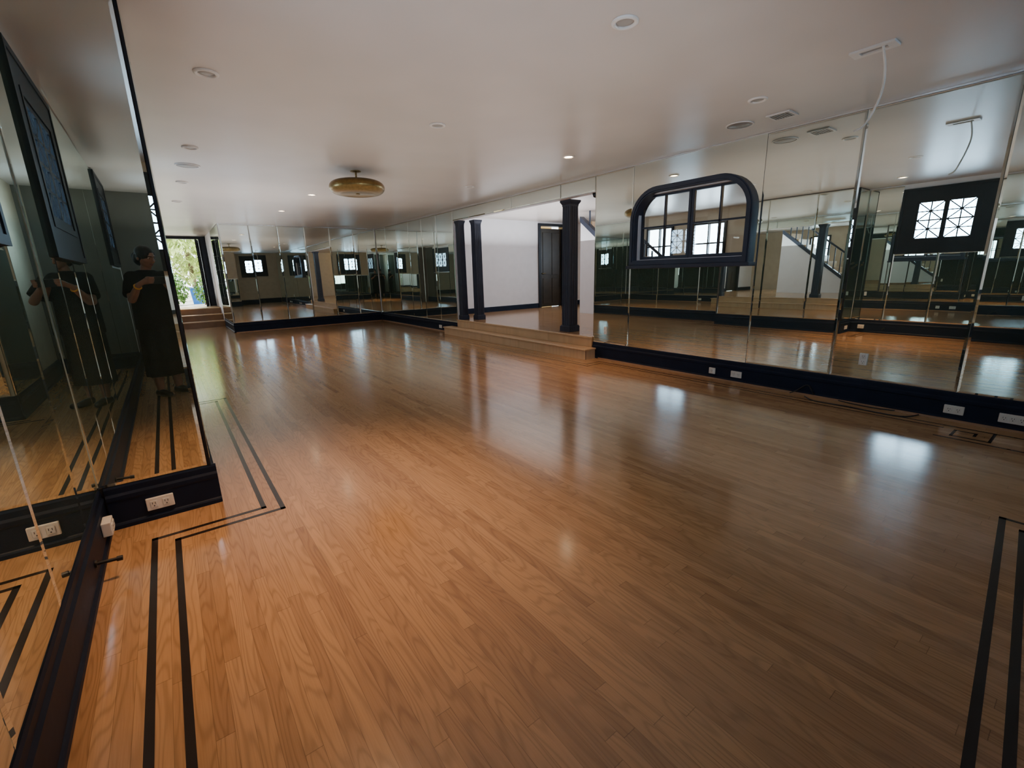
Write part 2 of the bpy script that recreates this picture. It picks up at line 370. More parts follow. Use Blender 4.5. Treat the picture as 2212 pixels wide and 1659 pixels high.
# pillar face and left wall
mirror((XL + .026) / 2, 2.357, ZC, .026 - XL - .004, ZH, 0, 'tall mirror face of the left pillar reflecting the person in black', 'mirror panels on the left pillar', tilt=.0)
def left_panel(y0, y1, label, z0=ZM0, z1=ZM1):
    return mirror(XL + .003, (y0 + y1) / 2, (z0 + z1) / 2, y1 - y0, z1 - z0, PI / 2, label, 'mirror panels on the left wall')
left_panel(1.97, 2.345, 'narrow mirror panel on the left wall in the corner by the pillar')
left_panel(1.5, 1.97, 'low mirror panel on the left wall next to the corner panel', ZM0, 1.11)
left_panel(1.05, 1.5, 'low mirror panel on the left wall at the left edge of the photo', ZM0, 1.11)
left_panel(.12, 1.05, 'tall mirror panel on the left wall beside the camera')
left_panel(-.94, .12, 'wide mirror panel on the left wall beside the person')
left_panel(-1.95, -.94, 'low mirror panel on the left wall behind the person', ZM0, 1.14)
left_panel(4.27, 4.84, 'tall mirror panel on the left wall just beyond the pillar')
left_panel(4.84, 5.76, 'low mirror panel under the lattice window beyond the pillar', ZM0, 1.08)
for i in range(6):
    a = 5.76 + i * .97
    left_panel(a, a + .97, 'mirror panel on the left wall beyond the second lattice window, %s from it' % ORD[i])
for i in range(3):
    a, w_ = ((2.42, .45), (2.87, .67), (3.54, .68))[i]
    mirror(.033, a + w_ / 2, ZC, w_, ZH, PI / 2, 'mirror panel on the long side of the left pillar, %s' % ('nearest one', 'middle one', 'farthest one')[i], 'mirror panels on the left pillar')
for i in range(2):
    a = .37 + i * .97
    mirror(a + .485, -.187, .62, .97, .86, PI, 'low mirror panel under the rear lattice window, %s' % ('left one', 'right one')[i], 'mirror panels on the rear wall')
mirror(.347, -.80, ZC, 1.2, ZH, -PI / 2, 'tall rear mirror panel beside the person, facing the left wall', 'mirror panels on the rear wall')

# ------------------------------------------------------------------ arched window in the right wall
w = empty('window_1', (XR, 2.475, 1.0)); tag(w, 'black arched window with deep frame and divided panes set in the mirrored wall', 'window', kind='structure')
def arch_ring(bm, o, i, x0, x1):
    a = [[bm.verts.new((x, y, z)) for y, z in P] for P in (o, i) for x in (x0, x1)]
    n = len(o); of, ob, nf, nb = a
    for k in range(n):
        j = (k + 1) % n
        bm.faces.new((of[k], of[j], nf[j], nf[k])); bm.faces.new((ob[k], nb[k], nb[j], ob[j]))
        bm.faces.new((of[k], ob[k], ob[j], of[j])); bm.faces.new((nf[k], nf[j], nb[j], nb[k]))
bm = B(); arch_ring(bm, arch(1.87, 3.08, 1.025, 1.75, .295), arch(1.922, 3.028, 1.08, 1.70, .243), 3.845, 4.0)
arch_ring(bm, arch(1.882, 3.068, 1.037, 1.738, .283), arch(1.908, 3.042, 1.065, 1.712, .257), 3.835, 3.85)
obj('window_frame', bm, M['navy'], w, smooth=30)
obj('window_sill', box(B(), 3.82, 3.90, 1.85, 3.10, .998, 1.03, .006), M['navy'], w)
for a, d in ((1.925, 2.472), (2.478, 3.025)):
    bm = B()
    def vb(y0, y1, z0, z1): box(bm, 3.945, 3.975, y0, y1, z0, z1)
    vb(a, a + .025, 1.085, 1.69); vb(d - .025, d, 1.085, 1.69); vb(a + .025, d - .025, 1.085, 1.115); vb(a + .025, d - .025, 1.67, 1.69)
    vb((a + d) / 2 - .007, (a + d) / 2 + .007, 1.115, 1.67); vb(a + .025, d - .025, 1.385, 1.40)
    s_ = obj('sash', bm, M['navy'], w)
    obj('pane', box(B(), 3.958, 3.962, a + .022, d - .022, 1.11, 1.675), M['glass'], s_)

# ------------------------------------------------------------------ lattice windows (left and rear walls)
def lattice(n, c, rz, label, w=.92, hgt=.82, mat='pane'):
    r = empty('window_%d' % n, c, rz); tag(r, label, 'window', kind='structure')
    cb = .165
    bm = B(); ring_rect(bm, -w / 2, w / 2, -hgt / 2, hgt / 2, cb, -.022, -.002)
    ring_rect(bm, -w / 2, w / 2, -hgt / 2, hgt / 2, .03, -.027, -.020)
    ring_rect(bm, -w / 2 + cb - .03, w / 2 - cb + .03, -hgt / 2 + cb - .03, hgt / 2 - cb + .03, .03, -.026, -.020)
    obj('window_frame', bm, M['black'], r, local=True)
    iw, ih = w / 2 - cb, hgt / 2 - cb
    obj('pane', box(B(), -iw, iw, -.008, -.003, -ih, ih), M[mat], r, local=True)
    for s_ in (-1, 1):
        x0, x1 = (-iw, 0) if s_ < 0 else (0, iw)
        bm = B(); ring_rect(bm, x0, x1, -ih, ih, .024, -.020, -.008)
        a0, a1, b0, b1 = x0 + .024, x1 - .024, -ih + .024, ih - .024
        xm = (a0 + a1) / 2; bw = .0125
        bar(bm, (xm, b0), (xm, b1), bw, -.019, -.009); bar(bm, (a0, 0), (a1, 0), .015, -.019, -.009)
        for e, f in ((b0, 0), (0, b1)):                  # an eight rayed star in the upper and the lower half
            zm = (e + f) / 2
            bar(bm, (a0, zm), (a1, zm), bw, -.019, -.009)
            bar(bm, (a0, e), (a1, f), bw, -.0185, -.0095); bar(bm, (a0, f), (a1, e), bw, -.0185, -.0095)
        obj('sash', bm, M['black'], r, local=True)
lattice(2, (XL, 1.51, 1.52), PI / 2, 'black lattice window with frosted panes on the left wall')
lattice(3, (1.2, -.19, 1.50), PI, 'black lattice window with frosted panes on the rear wall')
lattice(4, (3.05, -1.2, 1.50), PI, 'black lattice window with frosted panes in the rear recess')
lattice(5, (XL, -1.45, 1.57), PI / 2, 'black lattice window with frosted panes on the left wall behind the person')
lattice(9, (XL, 5.30, 1.50), PI / 2, 'black lattice window with frosted panes on the left wall beyond the pillar')
# windows of the room behind
for k, (a, d) in enumerate(((3.2, 3.75), (4.3, 4.95), (5.35, 5.95))):
    w = empty('window_%d' % (6 + k), (8.0, (a + d) / 2, 1.05)); tag(w, 'bright window of the room behind the mirrored wall', 'window', kind='structure')
    bm = B()
    for y0, y1, z0, z1 in ((a, d, 1.05, 1.09), (a, d, 1.74, 1.78), (a, a + .04, 1.09, 1.74), (d - .04, d, 1.09, 1.74), (a + .04, d - .04, 1.40, 1.425), ((a + d) / 2 - .01, (a + d) / 2 + .01, 1.09, 1.74)): box(bm, 7.96, 8.06, y0, y1, z0, z1)
    obj('window_frame', bm, M['black'], w)
    obj('pane', box(B(), 8.02, 8.03, a + .02, d - .02, 1.07, 1.76), M['pane2'], w)

# ------------------------------------------------------------------ platform steps and columns
t = empty('wooden_steps', (3.8, 5.2, 0)); tag(t, 'two pale wooden steps up to the platform between the mirrors', 'steps')
obj('riser', box(B(), 3.712, 3.875, 3.545, 6.85, 0, .104), M['maple'], t)
obj('tread', box(B(), 3.695, 3.876, 3.53, 6.865, .104, .122, .004), M['maple'], t)
obj('riser', box(B(), 3.876, 3.889, 3.605, 6.675, .122, .222), M['maple'], t)
obj('nosing', box(B(), 3.862, 3.889, 3.605, 6.675, .222, .243, .004), M['maple'], t)
def column(cx, cy, label, a=.068, z0=.2405, z1=1.8195, k0=1.45):
    r = empty('column', (cx, cy, z0)); tag(r, label, 'column', 'fluted columns of the platform')
    bm = B(); box(bm, cx - a * k0, cx + a * k0, cy - a * k0, cy + a * k0, z0, z0 + .07, .003); box(bm, cx - a * (k0 - .1), cx + a * (k0 - .1), cy - a * (k0 - .1), cy + a * (k0 - .1), z0 + .07, z0 + .08, .003)
    obj('base', bm, M['navy'], r)
    P = []
    for s_ in range(4):                                # flat face with three narrow grooves
        for t_, d in ((-1, 0), (-.62, 0), (-.58, .07), (-.46, .07), (-.42, 0), (-.10, 0), (-.06, .07), (.06, .07), (.10, 0), (.42, 0), (.46, .07), (.58, .07), (.62, 0)):
            p = Vector((t_ * a, -a * (1 - d))); c_, n_ = math.cos(s_ * PI / 2), math.sin(s_ * PI / 2)
            P.append((p.x * c_ - p.y * n_, p.x * n_ + p.y * c_))
    bm = B(); zb, zt = z0 + .08, z1 - .07
    A = [bm.verts.new((cx + x * 1.03, cy + y * 1.03, zb)) for x, y in P]; D = [bm.verts.new((cx + x * .98, cy + y * .98, zt)) for x, y in P]
    for k in range(len(P)): bm.faces.new((A[k], A[(k + 1) % len(P)], D[(k + 1) % len(P)], D[k]))
    bm.faces.new(A[::-1]); bm.faces.new(D)
    obj('shaft', bm, M['navy'], r)
    bm = B(); rows = []
    for s_, z in ((1.02, zt), (1.04, zt + .02), (k0 - .05, zt + .046), (k0, zt + .05), (k0, z1)):
        rows.append([bm.verts.new((cx + x * a * s_, cy + y * a * s_, z)) for x, y in ((-1, -1), (1, -1), (1, 1), (-1, 1))])
    for p, q in zip(rows, rows[1:]):
        for k in range(4): bm.faces.new((p[k], p[(k + 1) % 4], q[(k + 1) % 4], q[k]))
    bm.faces.new(rows[0][::-1]); bm.faces.new(rows[-1])
    obj('capital', bm, M['navy'], r)
column(4.085, 4.18, 'dark fluted column standing alone at the right of the platform steps', k0=1.32)
column(4.15, 6.40, 'dark fluted column beside the white wall, right one of the pair', a=.060, k0=1.25)
column(3.965, 6.59, 'dark fluted column against the end of the mirrors, left one of the pair', a=.052, k0=1.25)

# door in the white wall
d = empty('door_2', (6.73, 7.45, .24)); tag(d, 'dark doorway with an olive panelled door in the white wall', 'door', kind='structure')
bm = B(); box(bm, 6.35, 6.41, 7.42, 7.58, .24, 1.96); box(bm, 7.05, 7.11, 7.42, 7.58, .24, 1.96); box(bm, 6.41, 7.05, 7.42, 7.58, 1.91, 1.96)
obj('door_frame', bm, M['black'], d)
bm = B(); box(bm, 6.47, 7.045, 7.5, 7.53, .245, 1.87)
for x0, x1 in ((6.52, 6.73), (6.78, 6.99)):
    for z0, z1 in ((.32, .85), (.92, 1.79)):
        box(bm, x0, x1, 7.49, 7.5, z0, z1, .004)
obj('door_leaf', bm, M['olive'], d)
bm = B(); tube(bm, [(6.5, 7.5, .95), (6.5, 7.47, .95)], .012, 12); tube(bm, [(6.5, 7.465, .95), (6.57, 7.465, .95)], .008, 10); obj('door_handle', bm, M['brass'], d)

# staircase behind
t = empty('staircase', (6.3, 5.0, .24)); tag(t, 'staircase with black balusters behind the white side wall', 'stairs')
bm = B(); zb = lambda y: .24 + (y - 3.9) * .79
P = [(3.9, .24), (5.9, .24), (5.9, zb(5.9)), (3.9, zb(3.9) + .02)]
A = [bm.verts.new((6.02, y, z)) for y, z in P]; D = [bm.verts.new((6.08, y, z)) for y, z in P]
bm.faces.new(A); bm.faces.new(D[::-1])
for k in range(4): bm.faces.new((A[k], D[k], D[(k + 1) % 4], A[(k + 1) % 4]))
obj('side_wall', bm, M['white'], t)
bm = B(); P = [(3.9, .26), (5.9, zb(5.9)), (5.9, zb(5.9) + .09), (3.9, .35)]
A = [bm.verts.new((6.0, y, z)) for y, z in P]; D = [bm.verts.new((6.1, y, z)) for y, z in P]
bm.faces.new(A); bm.faces.new(D[::-1])
for k in range(4): bm.faces.new((A[k], D[k], D[(k + 1) % 4], A[(k + 1) % 4]))
obj('stringer', bm, M['navy'], t)
for k in range(10):
    y = 3.95 + k * .195; obj('tread', box(B(), 6.1, 6.8, y, y + .2, .24 if k == 0 else zb(y), zb(y) + .15), M['maple'], t)
for k in range(13):
    y = 3.97 + k * .145; zt = min(CEIL - .005, zb(y) + .62)
    obj('baluster', box(B(), 6.04, 6.06, y - .01, y + .01, zb(y) + .07, zt), M['navy'], t)
bm = B(); box(bm, 6.02, 6.08, 3.83, 3.9, .24, 1.02, .006); obj('newel_post', bm, M['navy'], t)
bm = B(); tube(bm, [(6.05, 3.87, .9), (6.05, 5.2, zb(5.2) + .62)], .022, 8); obj('handrail', bm, M['navy'], t)

# ------------------------------------------------------------------ entry steps and door
t = empty('entry_steps', (.3, 11.9, 0)); tag(t, 'pale wooden steps leading up to the open garden door', 'steps')
for k in range(3):
    y = 11.75 + k * .26
    obj('riser', box(B(), XL + .002, .955, y + .016, (y + .26 if k < 2 else 13.198), k * .13 + (.0 if k == 0 else .001), (k + 1) * .13 - .018), M['shoe'], t)
    obj('tread', box(B(), XL + .002, .955, y, (y + .275 if k < 2 else 13.198), (k + 1) * .13 - .018, (k + 1) * .13, .003), M['maple'], t)
d = empty('door_1', (.37, 13.2, .39)); tag(d, 'open black glazed double door to the garden at the far left', 'door', kind='structure')
bm = B(); box(bm, -.12, -.07, 13.17, 13.3, .391, 1.965); box(bm, .82, .86, 13.17, 13.3, .391, 1.965); box(bm, -.07, .82, 13.17, 13.3, 1.93, 1.965)
obj('door_frame', bm, M['black'], d)
for hx_, ex_ in ((.80, .74), (-.06, .03)):
    ph_ = Vector((hx_, 13.165, 0)); pe_ = Vector((ex_, 12.76, 0)); dr = (pe_ - ph_); ln_ = dr.length; dr.normalize(); nr = Vector((-dr.y, dr.x, 0)) * .015
    def qb(bm, s0, s1, z0, z1, k=1.):
        c = [ph_ + dr * s0 + nr * k, ph_ + dr * s1 + nr * k, ph_ + dr * s1 - nr * k, ph_ + dr * s0 - nr * k]
        a = [bm.verts.new((q.x, q.y, z0)) for q in c]; e = [bm.verts.new((q.x, q.y, z1)) for q in c]
        bm.faces.new(a); bm.faces.new(e[::-1])
        for i in range(4): bm.faces.new((a[i], e[i], e[(i + 1) % 4], a[(i + 1) % 4]))
    bm = B(); qb(bm, 0, .05, .40, 1.90); qb(bm, ln_ - .05, ln_, .40, 1.90); qb(bm, .05, ln_ - .05, .40, .60); qb(bm, .05, ln_ - .05, 1.84, 1.90)
    for z in (.90, 1.21, 1.53): qb(bm, .05, ln_ - .05, z, z + .015)
    qb(bm, ln_ / 2 - .008, ln_ / 2 + .008, .60, 1.84)
    lf = obj('door_leaf', bm, M['black'], d)
    bm = B(); qb(bm, .045, ln_ - .045, .595, 1.845, .15); obj('pane', bm, M['glass'], lf)
    c = ph_ + dr * (ln_ - .025); s_ = -1 if hx_ > .4 else 1
    bm = B(); tube(bm, [(c.x, c.y, .95), (c.x + s_ * .04, c.y - .01, .95), (c.x + s_ * .04, c.y + .06, .95)], .008, 8); obj('door_handle', bm, M['silver'], lf)

# ------------------------------------------------------------------ garden outside
struct('ground', box(B(), -9, 10, 13.3, 30, .2, .36), M['paving'])
def leaves(bm, c, rad, n, size):
    for _ in range(n):
        while True:
            p = Vector((random.uniform(-1, 1), random.uniform(-1, 1), random.uniform(-1, 1)))
            if .35 < p.length < 1: break
        p = Vector(c) + Vector((p.x * rad[0], p.y * rad[1], p.z * rad[2]))
        q = Matrix.Rotation(random.uniform(0, 2 * PI), 3, 'Z') @ Matrix.Rotation(random.uniform(-1.2, 1.2), 3, 'X')
        s_ = size * random.uniform(.6, 1.3)
        vs = [bm.verts.new(p + q @ Vector(k)) for k in ((0, -s_, 0), (s_ * .4, 0, s_ * .12), (0, s_, 0), (-s_ * .4, 0, s_ * .12))]
        bm.faces.new(vs)
def bush(name, x, y, z, rad, n, size, label, cat, mat, trunk=.0, group=None):
    r = empty(name, (x, y, z)); tag(r, label, cat, group)
    bm = B(); leaves(bm, (x, y, z + trunk + rad[2] * .92), rad, n, size); obj('foliage', bm, M[mat], r, recalc=False)
    bm = B(); tube(bm, spline([(x, y, z - .01), (x + .02, y, z + trunk * .5 + .05), (x - .02, y + .02, z + trunk + rad[2])], 4), max(.015, rad[0] * .06), 8); obj('trunk', bm, M['trunk'], r)
    return r
bush('shrub', .18, 15.0, .36, (.36, .4, .40), 700, .07, 'dense green shrub just outside the open door, lower left', 'shrub', 'leaf', .05)
bush('shrub', .80, 14.6, .36, (.20, .24, .38), 420, .06, 'narrow green shrub outside beside the right door leaf', 'shrub', 'leaf', .05)
bush('tree', .80, 18.2, .36, (1.25, 1.0, 1.05), 1700, .13, 'sunlit yellow green tree seen through the open door', 'tree', 'leafy', .6)
bush('tree', 2.3, 24.0, .36, (2.4, 1.5, 2.1), 2300, .17, 'sunlit tree farther back behind the open garden door', 'tree', 'leafy', .3)
t = empty('garden_bin', (.72, 15.4, .361)); tag(t, 'blue bin standing outside near the open door', 'bin')
bm = B(); rows = [[bm.verts.new((.72 + x * k, 15.4 + y * k, .361 + z)) for x, y in ((-1, -1), (1, -1), (1, 1), (-1, 1))] for k, z in ((.13, 0), (.17, .42))]
for k in range(4): bm.faces.new((rows[0][k], rows[0][(k + 1) % 4], rows[1][(k + 1) % 4], rows[1][k]))
bm.faces.new(rows[0][::-1]); bm.faces.new(rows[1]); obj('body', bm, M['blue'], t)
obj('lid', box(B(), .54, .90, 15.21, 15.58, .782, .82, .01), M['blue'], t)

# ------------------------------------------------------------------ ceiling fittings
def downlight(p, label, lit, r=.056):
    p = Vector((p[0], p[1], CEIL))
    t = empty('recessed_light', p); tag(t, label, 'ceiling light', 'recessed ceiling lights')
    obj('trim_ring', lathe(B(), [(r, -.0005), (r * .98, -.006), (r * .86, -.010), (r * .72, -.008), (r * .66, -.002), (r * .66, -.0005)], p, 36), M['ringw'], t, smooth=50)
    obj('lens', lathe(B(), [(r * .655, -.0006), (r * .5, -.004), (r * .3, -.0055), (0, -.006)], p, 28), M['glow' if lit else 'lensoff'], t, smooth=60)
    return p
DL = [((445, 157), 'unlit recessed ceiling light nearest the left mirrored pillar', 0),
      ((1350, 47), 'unlit recessed ceiling light at the top edge, nearest the camera', 0),
      ((945, 270), 'unlit recessed ceiling light in mid ceiling, in front of the brass pendant', 0),
      ((410, 318), 'unlit recessed ceiling light just in front of the far left ceiling speaker', 0),
      ((393, 393), 'unlit recessed ceiling light just beyond the far left ceiling speaker', 0),
      ((382, 435), 'small unlit recessed ceiling light farthest left, near the garden door', 0),
      ((1228, 338), 'lit recessed spotlight above the platform steps', 1),
      ((673, 420), 'lit recessed spotlight left of the brass pendant', 1),
      ((608, 455), 'lit recessed spotlight farthest back, near the far mirrors', 1),
      ((1637, 215), 'unlit recessed ceiling light beside the square vent', 0),
      ((1015, 403), 'small unlit recessed ceiling light right of the brass pendant', 0)]
LP = []
for (u, v), lab, lit in DL:
    p = downlight(on_z(u, v, CEIL), lab, lit)
    if lit: LP.append(p)
LP.append(downlight((.42, 1.82), 'lit recessed spotlight above the left pillar corner, over the frame', 1))
for (u, v), lab in (((405, 357), 'round ceiling speaker grille at far left over the entry'), ((1598, 270), 'round ceiling speaker grille in front of the square vent')):
    p = on_z(u, v, CEIL); t = empty('ceiling_speaker', p); tag(t, lab, 'ceiling speaker', 'round ceiling speakers')
    obj('rim', lathe(B(), [(.095, -.0005), (.094, -.006), (.088, -.008), (.083, -.006), (.083, -.0005)], p, 40), M['ringw'], t, smooth=50)
    obj('grille', lathe(B(), [(.0825, -.0006), (.08, -.0045), (0, -.006)], p, 40), M['grey'], t, smooth=60)
p = on_z(1690, 248, CEIL); t = empty('ceiling_vent', p); tag(t, 'square grey ceiling vent grille near the mirrored right wall', 'vent')
q = .075
bm = B()
for x0, x1, y0, y1 in ((-q, q, -q, -q + .014), (-q, q, q - .014, q), (-q, -q + .014, -q + .014, q - .014), (q - .014, q, -q + .014, q - .014)): box(bm, p.x + x0, p.x + x1, p.y + y0, p.y + y1, CEIL - .009, CEIL - .0005)
obj('frame', bm, M['ringw'], t)
bm = B()
for k in range(7):
    y = p.y - q + .02 + k * .0165; box(bm, p.x - q + .014, p.x + q - .014, y, y + .011, CEIL - .007, CEIL - .002)
obj('slats', bm, M['grey'], t)
obj('backing', box(B(), p.x - q + .014, p.x + q - .014, p.y - q + .014, p.y + q - .014, CEIL - .0018, CEIL - .0004), M['slot'], t)
# open ceiling box with dangling cord
p = on_z(1889, 104, CEIL); t = empty('ceiling_junction_plate', p); tag(t, 'rectangular ceiling junction plate with an open slot and a dangling cord', 'ceiling plate')
bm = B()
for x0, x1, y0, y1 in ((-.045, -.02, -.09, .09), (.02, .045, -.09, .09), (-.02, .02, -.09, -.055), (-.02, .02, .055, .09)): box(bm, p.x + x0, p.x + x1, p.y + y0, p.y + y1, CEIL - .010, CEIL - .0005)
obj('plate', bm, M['ringw'], t)
obj('slot', box(B(), p.x - .02, p.x + .02, p.y - .055, p.y + .055, CEIL - .003, CEIL - .0005), M['lensoff'], t)
cp = [on_z(1908, 96, CEIL - .003)]
for (u, v), s_ in (((1912, 150), 2.12), ((1904, 200), 2.16), ((1882, 248), 2.2), ((1862, 274), 2.22), ((1843, 284), 2.24)):
    r = ray(u, v) * s_; cp.append(Vector((r.x, r.y, 1 + r.z)))
tag(obj('hanging_cord', tube(B(), spline(cp, 6), .005, 8), M['cordw'], smooth=60), 'thin pale cord dangling from the ceiling junction plate', 'cord')
# pendant lamp
p = on_z(768, 370, CEIL); t = empty('pendant_lamp', p); tag(t, 'wide hammered brass disc pendant lamp hanging from the ceiling', 'pendant lamp')
obj('canopy', lathe(B(), [(0, -.0005), (.05, -.0005), (.05, -.008), (.035, -.012), (0, -.014)], p, 32), M['brass'], t, smooth=40)
obj('stem', lathe(B(), [(0, -.013), (.009, -.013), (.009, -.105), (0, -.105)], p, 16), M['brass'], t, smooth=40)
prof = [(0, -.082), (.10, -.083), (.14, -.087)]
for k in range(17):
    a = PI / 2 - PI * k / 16
    prof.append((.18 + .082 * math.cos(a), -.151 + .062 * math.sin(a)))
prof += [(.175, -.215), (.16, -.209), (0, -.206)]
obj('shade', lathe(B(), prof, p, 64), M['brass'], t, smooth=60)
obj('finial', lathe(B(), [(0, -.2055), (.02, -.2055), (.02, -.212), (0, -.217)], p, 20), M['brass'], t, smooth=40)
# dark dome sensor under the header
p = Vector((3.95, 3.655, 1.8195)); t = empty('security_camera', p); tag(t, 'small black dome camera under the header by the platform opening', 'security camera')
obj('mount', lathe(B(), [(0, 0), (.028, 0), (.028, -.02), (0, -.02)], p, 20), M['black'], t, smooth=40)
obj('dome', lathe(B(), [(.024, -.02), (.024, -.03), (.017, -.043), (0, -.05)], p, 20), M['cord'], t, smooth=60)

# ------------------------------------------------------------------ outlets
def outlet(c, rz, label, w=.088, hgt=.055, gangs=2, vertical=False, depth=.012):
    c = Vector(c); t = empty('wall_outlet', c, rz); tag(t, label, 'outlet', 'white electrical outlets')
    if vertical: w, hgt = hgt, w
    obj('plate', box(B(), -w / 2, w / 2, -depth, -.0003, -hgt / 2, hgt / 2, .003), M['plate'], t, local=True)
    for k in range(gangs):
        o_ = (k - (gangs - 1) / 2) * (.9 / gangs)
        x, z = (0, o_ * hgt) if vertical else (o_ * w, 0)
        f = obj('receptacle', box(B(), x - .013, x + .013, -depth - .003, -depth + .0005, z - .015, z + .015, .003), M['plate'], t, local=True)
        bm = B()
        for dx in (-.005, .005): box(bm, x + dx - .001, x + dx + .001, -depth - .0034, -depth - .002, z, z + .009)
        box(bm, x - .002, x + .002, -depth - .0034, -depth - .002, z - .010, z - .005)
        obj('slots', bm, M['slot'], f, local=True)
XB = XR - .0165
for (u, v), lab, g in (((1540, 791), 'small white outlet on the right baseboard, left one of the pair under the arched window', 1),
                       ((1592, 798), 'white outlet on the right baseboard, right one of the pair under the arched window', 2),
                       ((2060, 888), 'white outlet on the right baseboard near the floor cable', 2),
                       ((2192, 894), 'white outlet on the right baseboard at the right edge of the photo', 3),
                       ((952, 698), 'tiny white outlet on the baseboard left of the platform steps', 2)):
    q = on_x(u, v, XB); q.z = .075
    outlet(q, -PI / 2, lab, w={1: .06, 2: .095, 3: .12}[g], gangs=g)
q = on_y(351, 1101, 2.36 - .0165); q.z = .075; outlet(q, 0, 'white double outlet on the front baseboard of the left pillar', w=.095)
outlet((XL + .0165, 2.20, .085), PI / 2, 'white outlet block on the left baseboard in the corner by the pillar', w=.075, depth=.03)
q = on_x(1308, 714, XR - .013); outlet(q, -PI / 2, 'white upright outlet on the mirror right of the platform opening', w=.085, hgt=.045, vertical=True, depth=.006)
q = on_x(1865, 776, XR - .013); outlet(q, -PI / 2, 'white upright outlet on the mirror under the reflected lattice window', w=.085, hgt=.05, vertical=True, depth=.006)
# black doorstop
t = empty('door_stop', (XL + .017, 1.93, .075)); tag(t, 'black rod door stop sticking out of the left baseboard', 'door stop')
bm = B(); tube(bm, [(XL + .0165, 1.93, .075), (XL + .075, 1.93, .07)], .006, 12); obj('rod', bm, M['cord'], t, smooth=40)
bm = B(); tube(bm, [(XL + .0165, 1.93, .075), (XL + .022, 1.93, .0745)], .013, 14); obj('flange', bm, M['cord'], t, smooth=40)
bm = B(); tube(bm, [(XL + .072, 1.93, .0702), (XL + .088, 1.93, .069)], .009, 12); obj('rubber_tip', bm, M['cord'], t, smooth=40)
# black floor cable at right
cp = [on_z(u, v, .006) for u, v in ((1738, 856), (1760, 866), (1830, 878), (1900, 892), (1955, 900), (1990, 893), (1972, 886), (1925, 886), (1860, 876), (1800, 862), (1770, 850))]
e = cp[-1]; cp += [Vector((XR - .04, e.y + .0, .03)), Vector((XR - .032, e.y + .05, .085)), Vector((XR - .036, e.y + .12, .03)), Vector((XR - .06, e.y + .16, .006))]
tag(obj('floor_cable', tube(B(), spline(cp, 6), .0042, 8), M['cord'], smooth=60), 'loose black cable lying along the right baseboard', 'cable')

# ------------------------------------------------------------------ the photographer (metres)
camloc = Vector((0, 0, S))
R = Vector((XD.x, YD.x, UP.x)); U = -Vector((XD.y, YD.y, UP.y)); Fw = Vector((XD.z, YD.z, UP.z))
root = Vector((-.125, -.46, 0)); yaw = math.radians(32)
fd = Vector((math.sin(yaw), math.cos(yaw), 0)); rd = Vector((math.cos(yaw), -math.sin(yaw), 0))
def L(x, y, z): return root + rd * x + fd * y + Vector((0, 0, z))
Pc = camloc - Fw * .055
def sph(bm, c, r, sc=(1, 1, 1), rot=None, seg=16):
    m_ = Matrix.Translation(c) @ (rot.to_4x4() if rot else Matrix()) @ Matrix.Diagonal((r * sc[0], r * sc[1], r * sc[2], 1))
    bmesh.ops.create_uvsphere(bm, u_segments=seg, v_segments=seg // 2 + 2, radius=1, matrix=m_)
def caps(bm, p0, r0, p1, r1, seg=14):
    p0, p1 = Vector(p0), Vector(p1); d = p1 - p0
    sph(bm, p0, r0, seg=seg); sph(bm, p1, r1, seg=seg)
    q = d.to_track_quat('Z', 'Y').to_matrix().to_4x4()
    bmesh.ops.create_cone(bm, cap_ends=True, segments=seg, radius1=r0, radius2=r1, depth=d.length, matrix=Matrix.Translation((p0 + p1) / 2) @ q)
def chain(bm, pts, rs, seg=14):
    for a, d, r0, r1 in zip(pts, pts[1:], rs, rs[1:]): caps(bm, a, r0, d, r1, seg)
def remeshed(bm, name, voxel, it):                     # one continuous smooth skin from overlapping volumes
    me = bpy.data.meshes.new('tmp'); bm.to_mesh(me); bm.free()
    to = bpy.data.objects.new('tmp', me); COL.objects.link(to)
    rm = to.modifiers.new('r', 'REMESH'); rm.mode = 'VOXEL'; rm.voxel_size = voxel
    sm = to.modifiers.new('s', 'SMOOTH'); sm.iterations = it; sm.factor = .5
    bpy.context.view_layer.update()
    dg = bpy.context.evaluated_depsgraph_get()
    out = bpy.data.meshes.new_from_object(to.evaluated_get(dg)); bpy.data.objects.remove(to)
    out.name = name
    for v in out.vertices: v.co = v.co - root
    out.polygons.foreach_set('use_smooth', [True] * len(out.polygons)); out.materials.clear()
    return out
rotz = Matrix((rd, fd, Vector((0, 0, 1)))).transposed()
bm = B()
sph(bm, L(0, 0, .92), 1, (.165, .125, .14), rotz); sph(bm, L(0, .0, 1.08), 1, (.135, .10, .15), rotz); sph(bm, L(0, .005, 1.26), 1, (.16, .11, .15), rotz)
chain(bm, [L(0, -.01, 1.30), L(0, -.005, 1.43), L(0, .02, 1.49)], [.085, .052, .05])
for s_ in (-1, 1):
    chain(bm, [L(s_ * .06, -.005, 1.37), L(s_ * .165, 0, 1.355)], [.055, .052])
    chain(bm, [L(s_ * .085, 0, .88), L(s_ * .095, .015, .47), L(s_ * .10, -.02, .30), L(s_ * .10, -.015, .085)], [.095, .062, .060, .038])
    chain(bm, [L(s_ * .10, -.035, .045), L(s_ * .11, .09, .032), L(s_ * .115, .14, .026)], [.030, .028, .020])
